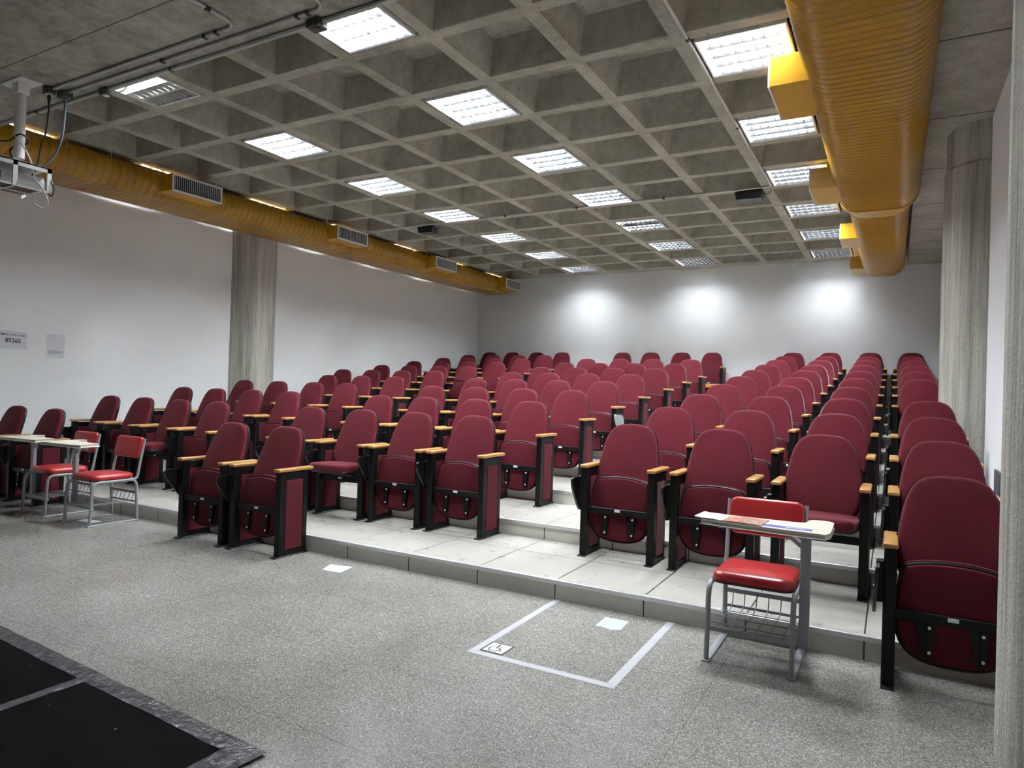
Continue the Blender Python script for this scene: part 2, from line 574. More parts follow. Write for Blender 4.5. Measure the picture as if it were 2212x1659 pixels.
mb.box(XL, xa, -.8, YB, ZR, ZT)
mb.box(xa, xb, yb, YB, ZR, ZT)
mb.box(xb, XR, -.8, YB, ZR + .001, ZT)
mb.add([(XL, -.9, ZT), (XR, -.9, ZT), (XR, YB, ZT), (XL, YB, ZT)], [(0, 1, 2, 3)])
tag(mb.build('ceiling', MT['ceil']), kind='structure')
tag(MB().box(XL, XR, YF, -.575, ZS, ZT).build('ceiling', MT['slab']), kind='structure')
tag(MB().box(2.065, XR, -.575, YB, ZS, ZR + .02).build('ceiling', MT['soffit']), kind='structure')

# round board-formed columns half sunk in the side walls
def column(x, y, label):
    n = 56
    m = MB()
    vs, fs = [], []
    zs = [-.05, ZR + .02] if x < 0 else [-.05, 3.52, 3.535, ZS + .02]
    rs = [.42, .42] if x < 0 else [.42, .42, .405, .405]
    for z, r in zip(zs, rs):
        for k in range(n):
            a = 2 * PI * k / n
            rr = r + (0.003 if k % 4 == 0 else 0) - (0.003 if (k * 7) % 5 == 0 else 0)
            vs.append((x + rr * math.cos(a), y + rr * math.sin(a), z))
    for i in range(len(zs) - 1):
        for k in range(n):
            fs.append((i * n + k, i * n + (k + 1) % n, (i + 1) * n + (k + 1) % n, (i + 1) * n + k))
    m.add(vs, fs)
    o = m.build('concrete_column', MT['column'], smooth=True, angle=30)
    return tag(o, label, 'column', 'board marked concrete columns', kind='structure')
column(-7.38, 3.58, 'board marked concrete column in the left wall')
column(2.70, 3.58, 'concrete column on the right wall behind the fourth row of seats')
column(2.70, -.80, 'nearest concrete column at the right edge of the photo')

# ================================================================== ceiling lights
def fixture_proto():
    r = empty('ceiling_light', (0, 0, 0))
    a, t = 0.33, 0.014
    f = MB()
    for x0, x1, y0, y1 in ((-a, a, -a, -a + t), (-a, a, a - t, a), (-a, -a + t, -a + t, a - t), (a - t, a, -a + t, a - t)):
        f.box(x0, x1, y0, y1, 0, 0.03)
    f.build('frame', MT['white'], r)
    h = MB()
    b = a - t
    h.add([(-a, -a, .028), (a, -a, .028), (a, a, .028), (-a, a, .028), (-b, -b, .115), (b, -b, .115), (b, b, .115), (-b, b, .115)],
          [(0, 1, 5, 4), (1, 2, 6, 5), (2, 3, 7, 6), (3, 0, 4, 7), (4, 5, 6, 7)])
    for k in range(3):      # folded reflector ridges between tubes
        y = -b + (k + 1) * 2 * b / 4
        h.prism([(-.03, .114), (.03, .114), (0, .066)], lambda p, q, s, y=y: (s, y + p, q), -b, b)
    h.build('reflector', MT['refl'], r)
    for k in range(4):
        y = -b + (k + .5) * 2 * b / 4
        MB().tube([(-b + .01, y, .080), (b - .01, y, .080)], 0.013, 8).build('tube', MT['tube'], r, smooth=True)
    g = MB()
    for k in range(5):
        y = -b + k * 2 * b / 4
        g.prism([(-.003, .002), (.003, .002), (.016, .060), (-.016, .060)], lambda p, q, s, y=y: (s, y + p, q), -b, b)
    g.build('louver', MT['louv'], r)
    g = MB()
    for k in range(1, 8):
        x = -b + k * 2 * b / 8
        g.prism([(-.0015, .004), (.0015, .004), (.005, .032), (-.005, .032)], lambda p, q, s, x=x: (x + p, s, q), -b, b)
    g.build('cross_blades', MT['blade'], r)
    for x in (-.25, -.19, .16, .22):
        MB().box(x - .014, x + .014, -a - .022, -a - .016, .012, .018).box(x - .003, x + .003, -a - .024, -a - .014, .0, .03).build('clip', MT['white'], r)
    return r

LCOL = [(-2, 'column beside the left wall'), (1, 'left of the two middle columns'), (4, 'right of the two middle columns'), (7, 'column beside the right duct')]
ORD = ['first', 'second', 'third', 'fourth', 'fifth', 'sixth', 'seventh', 'eighth', 'ninth', 'tenth']
proto = None
for i, cl in LCOL:
    for q in range(7):
        if proto is None:
            proto = o = fixture_proto()
        else:
            o = copy_tree(proto)
        j = -1 + 2 * q
        o.location = (GX0 + (i + .5) * GX, GY0 + (j + .5) * GY + .014, ZR - .004)
        tag(o, 'square louvred ceiling light, %s from the front, %s' % (ORD[q], cl), 'ceiling light', 'recessed ceiling lights')
LIGHTS = [o for o in C.objects if o.name.startswith('ceiling_light')]
DIMMED = {}
def dull(o, mat):
    for c in o.children:
        if c.name.split('.')[0] in ('louver', 'cross_blades', 'reflector'):
            c.data = c.data.copy(); c.data.materials[0] = mat
def lights_off(o, idx):
    tubes = sorted([c for c in o.children if c.name.startswith('tube')], key=lambda c: min(v.co.y for v in c.data.vertices))
    for k in idx:
        tubes[k].data = tubes[k].data.copy()
        tubes[k].data.materials[0] = MT['tubeoff']
lights_off(LIGHTS[7], (2, 3))
dull(LIGHTS[7], MT['dull'])
for k in (6, 13, 20, 27):          # rear tubes dimmed to soften the light pools on the back wall
    for c in LIGHTS[k].children:
        if c.name.startswith('tube'):
            key = '%.3f' % c.data.vertices[0].co.y
            if key not in DIMMED:
                DIMMED[key] = c.data.copy(); DIMMED[key].materials[0] = MT['tubedim']
            c.data = DIMMED[key]
LIGHTS[7]['label'] = 'half-dark square ceiling light with two dead tubes by the front conduits'
lights_off(LIGHTS[18], (1,))
LIGHTS[18]['label'] = 'ceiling light with one dead tube, fifth back, right middle column'

# ================================================================== ducts
def oval(xc, zc, wd, hg, el=1.0, n=10):
    """flat-oval profile (x, z), counter clockwise; el stretches the left-hand cap"""
    r = hg / 2
    e = r * el
    xr, xl = xc + wd / 2 - r, xc - wd / 2 + e
    pts = []
    for k in range(n + 1):
        t = -PI / 2 + PI * k / n
        pts.append((xr + r * math.cos(t), zc + r * math.sin(t)))
    for k in range(n + 1):
        t = PI / 2 + PI * k / n
        pts.append((xl + e * math.cos(t), zc + r * math.sin(t)))
    return pts

def sweep(mb, stations, el=1.0):
    """stations: (y, xc, zc, w, h, material of the band that follows)"""
    rings = [[(x, y, z) for x, z in oval(xc, zc, wd, hg, el)] for y, xc, zc, wd, hg, mi in stations]
    n = len(rings[0])
    base = len(mb.v)
    mb.v += [v for r in rings for v in r]
    for i in range(len(rings) - 1):
        for k in range(n):
            mb.f.append((base + i * n + k, base + i * n + (k + 1) % n, base + (i + 1) * n + (k + 1) % n, base + (i + 1) * n + k))
            mb.mi.append(stations[i][5])
    for i in (0, len(rings) - 1):
        mb.f.append(tuple(base + i * n + k for k in range(n))); mb.mi.append(0)

def ribbed(y0, y1, step, xc, zc, wd, hg, e, hw, seam):
    """spiral-duct seams: a rolled rib (e > 0) or a pressed groove (e < 0) with a seam line of half width `seam`"""
    st = [(y0, xc, zc, wd, hg, 0)]
    y = y0 + step
    while y < y1 - step * .6:
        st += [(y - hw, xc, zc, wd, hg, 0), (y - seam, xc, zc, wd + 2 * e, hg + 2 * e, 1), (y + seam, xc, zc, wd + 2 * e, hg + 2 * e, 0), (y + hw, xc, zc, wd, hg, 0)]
        y += step
    st.append((y1, xc, zc, wd, hg, 0))
    return st

def grille_box(parent, x_face, x_duct, yc, half, z0, z1, side):
    """supply box sticking out of the duct, grille on its face; side +1 faces +X"""
    b = MB()
    xa_, xb_ = (x_duct, x_face - .004) if side > 0 else (x_face + .004, x_duct)
    b.bbox(xa_, xb_, yc - half, yc + half, z0, z1, .006, 1)
    o = b.build('outlet_box', MT['ductb'], parent)
    g = MB()
    s = .022
    xf0, xf1 = sorted((x_face - side * .006, x_face + side * .006))
    g.box(xf0, xf1, yc - half, yc + half, z0, z0 + s).box(xf0, xf1, yc - half, yc + half, z1 - s, z1)
    g.box(xf0, xf1, yc - half, yc - half + s, z0 + s, z1 - s).box(xf0, xf1, yc + half - s, yc + half, z0 + s, z1 - s)
    gf = g.build('grille_frame', MT['grillw'], o)
    f = MB()
    nb = 24
    xm = x_face - side * .003
    for k in range(nb):
        y = yc - half + s + (k + .5) * (2 * half - 2 * s) / nb
        f.prism([(-.008, -.0035), (.008, .0005), (.008, .0035), (-.008, -.0005)], lambda p, q, t, y=y: (xm + p, y + q, t), z0 + s, z1 - s)
    f.build('grille_fins', MT['grillw'], o)
    MB().box(min(x_face - side * .006, x_face - side * .0015), max(x_face - side * .006, x_face - side * .0015), yc - half + .01, yc + half - .01, z0 + .01, z1 - .01).build('dark_backing', MT['dark'], o)
    return o

dl = empty('air_duct', (-6.69, 0, 3.83), 0, 'long mustard yellow oval air duct with white grilles along the left wall', 'air duct', 'yellow air ducts')
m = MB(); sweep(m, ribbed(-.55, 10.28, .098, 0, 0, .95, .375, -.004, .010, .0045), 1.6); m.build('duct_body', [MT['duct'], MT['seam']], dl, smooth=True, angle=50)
for yc in (1.60, 4.50, 7.22, 10.0):
    grille_box(dl, .69, .40, yc, .36, -.120, .10, 1)
dr = empty('air_duct', (1.69, 0, 3.82), 0, 'big mustard yellow oval air duct overhead beside the right wall', 'air duct', 'yellow air ducts')
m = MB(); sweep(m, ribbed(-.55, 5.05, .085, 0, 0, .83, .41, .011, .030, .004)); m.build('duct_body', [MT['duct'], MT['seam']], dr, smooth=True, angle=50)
m = MB(); sweep(m, [(5.05, 0, 0, .85, .43, 0), (5.10, 0, 0, .85, .43, 0), (5.42, 0, .005, .68, .40, 0), (5.46, 0, .005, .68, .40, 0)]); m.build('reducer', MT['ductb'], dr, smooth=True, angle=30)
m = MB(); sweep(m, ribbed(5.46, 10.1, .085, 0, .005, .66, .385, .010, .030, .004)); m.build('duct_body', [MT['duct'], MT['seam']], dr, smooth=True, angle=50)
for yc, xd in ((1.65, -.34), (4.50, -.34), (7.25, -.25), (9.85, -.25)):
    grille_box(dr, -.66 if yc < 5 else -.52, xd, yc, .35, -.13, .10, -1)

nrod = 0
for y in (.12, .62, 1.20, 2.05, 3.45, 4.16, 4.88, 6.4, 6.86, 7.55, 9.0, 9.7, 10.2):
    o = MB().tube([(-6.25, y, 3.93), (-6.25, y, 4.30 if abs((y - GY0) / GY - round((y - GY0) / GY)) > .09 else ZR)], .004, 6).tube([(-6.25, y, 3.925), (-6.25, y, 3.94)], .012, 6).build('hanger_rod', MT['galv'])
    tag(o, 'thin steel hanger rod, %s from the front, holding the left yellow duct' % (ORD + ['eleventh', 'twelfth', 'thirteenth'])[nrod], 'rod', 'duct hanger rods')
    nrod += 1

# ================================================================== conduits and ceiling hardware
def conduit(label, pts, r=.0125, clamps=()):
    root = empty('conduit', pts[0], 0, label, 'conduit', 'steel conduits on the ceiling')
    q = [tuple(Vector(p) - Vector(pts[0])) for p in pts]
    MB().tube(q, r, 10).build('pipe', MT['galv'], root, smooth=True)
    for c in clamps:
        c = Vector(c) - Vector(pts[0])
        MB().bbox(c.x - .014, c.x + .014, c.y - .02, c.y + .02, c.z - .018, c.z + .0125, .004, 1).build('clamp', MT['galvd'], root)
    return root
zc_ = ZS - .016
def bend(cx, cy, z, r, a0, a1, n=7): return [(cx + r * math.cos(a0 + (a1 - a0) * k / n), cy + r * math.sin(a0 + (a1 - a0) * k / n), z) for k in range(n + 1)]
conduit('steel conduit on the front slab bending forward left of the second one', [(-4.58, -.86, zc_)] + bend(-2.30, -.96, zc_, .10, PI / 2, 0) + [(-2.20, -2.6, zc_)], clamps=[(-2.42, -.86, zc_), (-2.55, -.86, zc_), (-2.2, -1.1, zc_)])
conduit('steel conduit on the front slab bending forward beside the right bright light', [(-4.55, -.755, zc_)] + bend(-1.55, -.855, zc_, .10, PI / 2, 0) + [(-1.45, -2.6, zc_)], clamps=[(-1.72, -.755, zc_), (-1.62, -.755, zc_), (-3.2, -.755, zc_)])
conduit('long steel conduit along the edge of the waffle ceiling', [(-7.2, -.635, zc_), (1.2, -.635, zc_)], .016, [(-3.27, -.635, zc_), (-5.3, -.635, zc_)])
def jbox(label, x, y, s=.05):
    o = empty('junction_box', (x, y, ZS), 0, label, 'junction box', 'junction boxes on the ceiling')
    MB().bbox(-s, s, -s * .8, s * .8, -.062, -.002, .008, 2).build('box_body', MT['galvd'], o)
    MB().tube([(0, 0, -.062), (0, 0, -.068)], s * .6, 12).build('cover', MT['white'] if s < .05 else MT['galvd'], o)
    return o
jbox('dark junction box at the end of the upper conduit above the projector', -4.63, -.87, .047)
jbox('dark junction box the blue cable leaves from', -4.60, -.755, .055)
jbox('junction box left of the half-dark ceiling light', -4.18, -.635, .048)
jbox('round dark junction box beside the right bright front light', -1.66, -.635, .06)
fl = MB().tube([(-4.13, -.635, 3.85), (-4.08, -.62, 3.83), (-4.02, -.58, 3.86), (-3.99, -.54, 3.94), (-3.98, -.52, 4.04)], .007, 8).build('flexible_lead', MT['cablew'], smooth=True)
tag(fl, 'short pale lead from the junction box to the half-dark light', 'cable')

conduit('galvanised conduit running down the room under the ribs beside the right duct', [(.49, -.55, ZR - .014), (.49, 4.98, ZR - .014)] + bend(.43, 4.98, ZR - .014, .06, 0, PI / 2, 5)[1:] + [(.38, 5.04, ZR - .014)], .0135, [(.49, 1.0, ZR - .014), (.49, 2.9, ZR - .014)])
conduit('galvanised conduit crossing the room under the ribs between two black speakers', [(.37, 5.04, ZR - .014), (-5.40, 5.04, ZR - .014)], .0125, [(x, 5.04, ZR - .014) for x in (-.9, -2.2, -3.4)])
def speaker(label, x0, x1, y):
    o = empty('ceiling_speaker', ((x0 + x1) / 2, y, ZR - .03), 0, label, 'speaker', 'black ceiling speakers')
    hw = (x1 - x0) / 2
    MB().prism([(-hw, 0), (hw, 0), (hw * .86, -.10), (-hw * .86, -.10)], lambda a, b, t: (a, t, b), -.09, .09).build('cabinet', MT['plastic'], o)
    MB().box(-hw * .8, hw * .8, -.094, -.09, -.088, -.012).build('speaker_grille', MT['dark'], o)
    MB().tube([(hw * .9, 0, -.02), (hw + .06, -.02, -.05), (hw + .10, -.03, .0)], .005, 6).build('lead', MT['cablek'], o)
    return o
speaker('black speaker under the ceiling near the right duct', .03, .38, 5.17)
speaker('black speaker under the ceiling near the left duct', -5.12, -4.80, 5.17)
o = empty('smoke_detector', (0.0, 1.42, ZR + .298), 0, 'white round smoke detector inside a ceiling coffer', 'smoke detector')
MB().tube([(0, 0, .0), (0, 0, -.03), (0, 0, -.05)], [.062, .062, .045], 24).build('base', MT['white'], o, smooth=True, angle=40)
MB().tube([(.02, -.01, -.048), (.02, -.01, -.054)], .006, 8).build('lamp_dot', MT['ink'], o)

# ================================================================== projector
pr = empty('projector_mount', (-4.76, -1.03, ZS), 0, 'white ceiling pole mount with a cage holding the projector', 'projector mount')
MB().bbox(-.17, .17, -.085, .085, -.018, 0, .004, 1).build('ceiling_plate', MT['white'], pr)
MB().tube([(0, 0, -.018), (0, 0, -.66)], .042, 20).bbox(-.05, .05, -.05, .05, -.10, -.018, .006, 1).build('pole', MT['white'], pr, smooth=True)
cg = MB()
cx0, cx1, cy0, cy1, cz0, cz1 = -.27, .18, -.36, .18, -.94, -.735
cg.box(cx0, cx1, cy0, cy1, cz1, cz1 + .012)
cg.box(cx1 - .02, cx1, cy0, cy1, cz1 - .03, cz1 + .014)
for x, y in ((cx1 - .02, cy0), (cx1 - .02, cy1 - .035), (cx0, cy0), (cx0, cy1 - .035), (cx1 - .02, -.12)):
    cg.box(x, x + .02, y, y + .035, cz0, cz1)
for y in (cy0, -.1, cy1 - .02):
    cg.bar((cx0, y + .01, cz0 + .008), (cx1, y + .01, cz0 + .008), .012, .012)
for x in (cx0 + .01, -.05, cx1 - .01):
    cg.bar((x, cy0, cz0 + .008), (x, cy1, cz0 + .008), .012, .012)
cg.box(-.06, .06, cy0 + .02, cy0 + .04, cz0 - .05, cz0)
cg.build('cage', MT['white'], pr)
pj = empty('projector', (-4.80, -1.11, ZS - .915), 0, 'white projector inside the hanging cage', 'projector')
MB().bbox(-.19, .15, -.24, .24, 0, .115, .012, 2).build('projector_body', MT['grillw'], pj, smooth=True)
MB().box(.150, .153, -.20, -.10, .02, .09).build('vent_grid', MT['darkgrey'], pj)
MB().box(.150, .153, .02, .19, .03, .06).build('port_panel', MT['white'], pj)
MB().tube([(-.02, -.24, .055), (-.02, -.275, .055)], .035, 16).build('lens', MT['dark'], pj)
MB().box(-.16, .13, -.20, .20, -.006, .0).build('underside_filter', MT['brown'], pj)
def cable(name, label, pts, r, mat):
    cu = catmull_open(pts, 5)
    o = MB().tube(cu, r, 8).build(name, mat, smooth=True)
    return tag(o, label, 'cable', 'cables at the projector')
def catmull_open(pts, n):
    pts = [Vector(p) for p in pts]
    out = []
    for i in range(len(pts) - 1):
        p0 = pts[max(i - 1, 0)]; p1 = pts[i]; p2 = pts[i + 1]; p3 = pts[min(i + 2, len(pts) - 1)]
        for k in range(n):
            t = k / n
            out.append(0.5 * ((2 * p1) + (p2 - p0) * t + (2 * p0 - 5 * p1 + 4 * p2 - p3) * t * t + (3 * p1 - p0 - 3 * p2 + p3) * t ** 3))
    out.append(pts[-1])
    return out
cable('power_cable', 'black power cable dropping from the junction box to the projector', [(-4.63, -.87, 3.83), (-4.63, -.87, 3.7), (-4.64, -.88, 3.5), (-4.68, -.90, 3.35), (-4.69, -.92, 3.18), (-4.70, -.95, 3.10)], .007, MT['cablek'])
MBp = MB().tube([(-4.63, -.87, 3.83), (-4.63, -.87, 3.79), (-4.63, -.87, 3.75)], [.014, .016, .008], 10)
tag(MBp.build('power_plug', MT['cablek'], smooth=True), 'black plug in the junction box above the projector', 'plug')
for dx, lab in ((0, 'blue network cable curving down to the projector'), (.018, 'pale blue cable beside the darker blue one at the projector')):
    cable('network_cable', lab, [(-4.60 + dx, -.755, 3.82), (-4.60 + dx, -.76, 3.62), (-4.62 + dx, -.77, 3.45), (-4.68 + dx, -.80, 3.30), (-4.76 + dx, -.86, 3.20), (-4.80 + dx * 2, -.93, 3.165)], .006, MT['cableb'] if dx == 0 else MT['greyt'])
cable('white_cable', 'white cable looping from the pole below the projector cage', [(-4.72, -1.08, 3.40), (-4.66, -1.03, 3.30), (-4.60, -1.0, 3.17), (-4.58, -.98, 3.05), (-4.56, -.93, 2.97), (-4.55, -.89, 2.86), (-4.57, -.92, 2.81), (-4.60, -.97, 2.84), (-4.60, -.98, 2.90), (-4.57, -.93, 2.94)], .006, MT['cablew'])
cable('black_cable', 'black cable looped around the projector pole', [(-4.99, -1.36, 3.50), (-4.88, -1.20, 3.38), (-4.80, -1.10, 3.37), (-4.71, -1.05, 3.43), (-4.70, -.99, 3.40), (-4.76, -.98, 3.37), (-4.82, -1.03, 3.35), (-4.78, -1.09, 3.28), (-4.73, -1.08, 3.19)], .007, MT['cablek'])
cable('signal_cable', 'black cable loop hanging behind the projector', [(-4.62, -.86, 3.10), (-4.57, -.85, 3.05), (-4.56, -.84, 2.98), (-4.58, -.85, 2.93), (-4.62, -.86, 2.97)], .006, MT['cablek'])

# ================================================================== theatre chairs
BACK = half_outline([(0, 0), (.10, .003), (.175, .03), (.215, .085), (.233, .16), (.232, .25), (.222, .34), (.206, .43), (.185, .50), (.150, .555), (.10, .583), (.04, .591), (0, .592)], 2)
SEAT = half_outline([(0, 0), (.09, .006), (.165, .032), (.210, .085), (.230, .16), (.231, .25), (.222, .34), (.210, .405), (.190, .445), (.10, .466), (0, .472)], 2)

def chair_proto(opened=False, tablet='left', pale_tablet=False, up_tablet=False):
    r = empty('theater_chair', (0, 0, 0))
    for s in (-1, 1):
        x = s * .26
        f = MB()
        f.bbox(x - .027, x + .027, .030, .088, .008, .662, .005, 1)
        f.bbox(x - .027, x + .027, .270, .318, .008, .662, .005, 1)
        f.box(x - .025, x + .025, .088, .270, .600, .655)
        f.box(x - .025, x + .025, .088, .270, .012, .050)
        f.bbox(x - .030, x + .030, -.004, .340, 0, .009, .003, 1)
        f.tube([(x, .013, .009), (x, .013, .014)], .008, 8)
        if True:
            f.box(x - s * .028 - .004, x - s * .028 + .004, .27, .36, .47, .60)
        sf = f.build('side_frame', MT['black'], r)
        MB().bbox(x - .0285, x + .0285, .090, .268, .052, .598, .006, 1).build('upholstered_panel', MT['fabp'], sf)
        a = MB().bbox(x - .033, x + .033, .010, .370, .664, .690, .009, 3)
        a.build('armrest', MT['wood'], r, smooth=True)
    b = MB().bbox(-.235, .235, .052, .070, .328, .376, .003, 1)
    b.build('crossbar', MT['black'], r)
    MB().bbox(-.022, .022, .049, .053, .352, .370, .001, 1).build('number_tag', MT['tag'], r)
    # backrest
    th = math.radians(19.5)
    fb = frame((0, .185, .432), (0, math.sin(th), math.cos(th)), (0, -math.cos(th), math.sin(th)))
    c = MB(); cushion(c, BACK, fb, 0.0, .046, .026, .014, dish=.004)
    back = c.build('backrest', MT['fab'], r, smooth=True, angle=60)
    c = MB(); cushion(c, inset(BACK, -.006), fb, .010, -.016, .012, .006); c.build('back_shell', MT['plastic'], back, smooth=True, angle=60)
    # seat
    if opened:
        fs_ = frame((0, .31, .420), (0, -1, .05), (0, -.05, -1))
    else:
        t2 = math.radians(4.5)
        fs_ = frame((0, .092, .130), (0, math.sin(t2), math.cos(t2)), (0, -math.cos(t2), math.sin(t2)))
    c = MB(); cushion(c, SEAT, (fs_[0] + fs_[1] * 0 + fs_[2] * .014, *fs_[1:]), 0, -.066, .030, .012)
    seat = c.build('seat', MT['fab'], r, smooth=True, angle=60)
    c = MB(); cushion(c, inset(SEAT, .004), fs_, .002, .020, .010, .010); c.build('seat_pan', MT['plastic'] if opened else MT['fabp'], seat, smooth=True, angle=60)
    O, U, V, Nn = fs_
    ring = [(O + U * x + V * y)[:] for x, y in inset(SEAT, -.002)]
    MB().tube(ring + [ring[0], ring[1]], 0.0085, 6, cap=False).build('piping', MT['rubber'], seat, smooth=True)
    for s in (-1, 1):
        bk = MB()
        def fn(a, bb, t): return (O + U * a + V * bb + Nn * t)[:]
        x = s * .105
        bk.prism([(x - .045, .205), (x - .014, .035), (x + .022, .035), (x + .034, .205)], fn, .026, .040)
        bk.prism([(x + .005, .205), (x + .005, .040), (x + .022, .040), (x + .030, .205)], fn, .040, .052)
        for vv in (.062, .175):
            bk.tube([fn(x + .012, vv, .050), fn(x + .012, vv, .056)], .0075, 8, mi=1)
        bk.build('hinge_bracket', [MT['black'], MT['screw']], seat)
    # folded writing tablet on one side
    sx = -1 if tablet == 'left' else 1
    pts = [(-.082, .578), (-.055, .594), (.03, .590), (.13, .585), (.20, .56), (.22, .50), (.20, .42), (.15, .345), (.10, .33), (.05, .37), (-.015, .45), (-.072, .525)]
    pts = catmull(pts, 3)
    x0 = sx * .312
    if up_tablet:
        tb = MB()
        tb.prism([(-.30, -.22), (.16, -.22), (.20, -.16), (.20, -.06), (-.16, .02), (-.24, .22), (-.33, .22), (-.35, -.16)], lambda p, q, t: (p, q - .02, t), .715, .732)
        tb.build('writing_tablet', MT['plastic'], r)
    else:
        tb = MB()
        tb.prism(pts, lambda p, q, t: (x0 + t + sx * (.62 - q) * .05, p, q), -.007, .009)
        tb.build('writing_tablet', MT['greyt'] if pale_tablet else MT['plastic'], r)
    ar = MB()
    ar.bbox(min(sx * .286, sx * .318), max(sx * .286, sx * .318), .03, .085, .40, .60, .004, 1)
    for vv in (.42, .47, .56):
        ar.tube([(x0 + sx * .012, .045 + (vv - .42) * .1, vv), (x0 + sx * .018, .045 + (vv - .42) * .1, vv)], .006, 8, mi=1)
    ar.build('tablet_bracket', [MT['black'], MT['screw']], r)
    return r

PROTO = {}
def get_chair(kind):
    kw = dict(folded={}, opened=dict(opened=True), up=dict(up_tablet=True), pale=dict(tablet='right', pale_tablet=True))[kind]
    if kind not in PROTO:
        PROTO[kind] = chair_proto(**kw)
        return PROTO[kind]
    return copy_tree(PROTO[kind])

ROWX = {
    0: [(-6.86, 'L0'), (-6.06, 'L1'), (-3.16, 'M0'), (-2.50, 'M1'), (2.17, 'R3')],
}
A = {1: (-6.81, -6.11, -5.41, -4.73), 2: (-6.84, -6.14, -5.42, -4.73), 3: (-6.85, -6.11, -5.38, -4.75), 4: (None, -6.11, -5.40, -4.74),
     5: (-6.78, -6.10, -5.43, -4.75), 6: (-6.76, -6.09, -5.41, -4.78), 7: (-6.78, -6.09, -5.44, -4.79), 8: (-6.78, -6.13, -5.46, -4.80), 9: (-6.80, -6.12, -5.46, -4.81), 10: (-6.84, -6.20, -5.53, -4.87)}
B = {1: (-3.28, -2.60, -1.95, -1.30), 2: (-3.27, -2.63, -1.955, -1.30), 3: (-3.28, -2.62, -1.95, -1.31), 4: (-3.28, -2.64, -1.99, -1.34), 5: (-3.29, -2.645, -2.0, -1.35),
     6: (-3.30, -2.65, -2.0, -1.32), 7: (-3.34, -2.68, -2.01, -1.32), 8: (-3.35, -2.67, -2.02, -1.32), 9: None, 10: (-3.38, -2.73, -2.06, -1.41)}
CC = {k: (.14 if k < 3 else .155, .825, 1.505, 2.18) for k in range(1, 11)}
CC[4] = (.155, .825, 1.505, None)
for k in range(1, 11):
    ROWX[k] = [(x, 'L%d' % i) for i, x in enumerate(A[k]) if x is not None]
    if B[k]: ROWX[k] += [(x, 'M%d' % i) for i, x in enumerate(B[k])]
    ROWX[k] += [(x, 'R%d' % i) for i, x in enumerate(CC[k]) if x is not None]
SPECIAL = {(1, 'M1'): 'opened', (1, 'L2'): 'opened', (1, 'R2'): 'opened', (6, 'L3'): 'up', (4, 'M3'): 'pale'}
BL = {'L': 'left block', 'M': 'middle block', 'R': 'right block'}
SEATN = ['leftmost seat', 'second seat from the left', 'third seat from the left', 'rightmost seat']
ROWN = {k: ORD[k - 1] + ' step' for k in range(1, 10)}
ROWN[10] = 'top step at back wall'
for k in sorted(ROWX):
    for x, code in ROWX[k]:
        kind = SPECIAL.get((k, code), 'folded')
        o = get_chair(kind)
        o.location = (x, (k - 1) * P + .69, k * H)
        if k == 0:
            lab = {'L0': 'burgundy theater chair on the grey floor nearest the left wall',
                   'L1': 'burgundy theater chair on the grey floor behind the left red school chair',
                   'M0': 'left of the two burgundy theater chairs on the grey floor by the step end',
                   'M1': 'right of the two burgundy theater chairs on the grey floor, side panel showing',
                   'R3': 'nearest burgundy theater chair on the grey floor beside the right concrete column'}[code]
        else:
            lab = 'burgundy theater chair, %s, %s, %s' % (ROWN[k], BL[code[0]], SEATN[int(code[1])])
            if kind == 'opened': lab = 'burgundy theater chair with seat down, %s, %s' % (ROWN[k], BL[code[0]])
            if kind == 'up': lab = 'burgundy theater chair with black tablet raised across its back, %s' % ROWN[k]
            if kind == 'pale': lab = 'burgundy theater chair with pale grey writing tablet, %s, aisle end' % ROWN[k]
        tag(o, lab, 'chair', 'burgundy theater chairs')

# wooden-topped low desk standing where the ninth-step middle seats are missing
dk = empty('low_desk', (-1.32, 9.02, 9 * H), 0, 'low desk with wooden edge and burgundy front behind the middle block', 'desk')
MB().bbox(-.62, .62, -.16, .16, .375, .445, .006, 1).build('desk_top', MT['woodd'], dk)
MB().bbox(-.58, .58, -.12, .10, 0, .374, .006, 1).build('front_panel', MT['fabp'], dk)

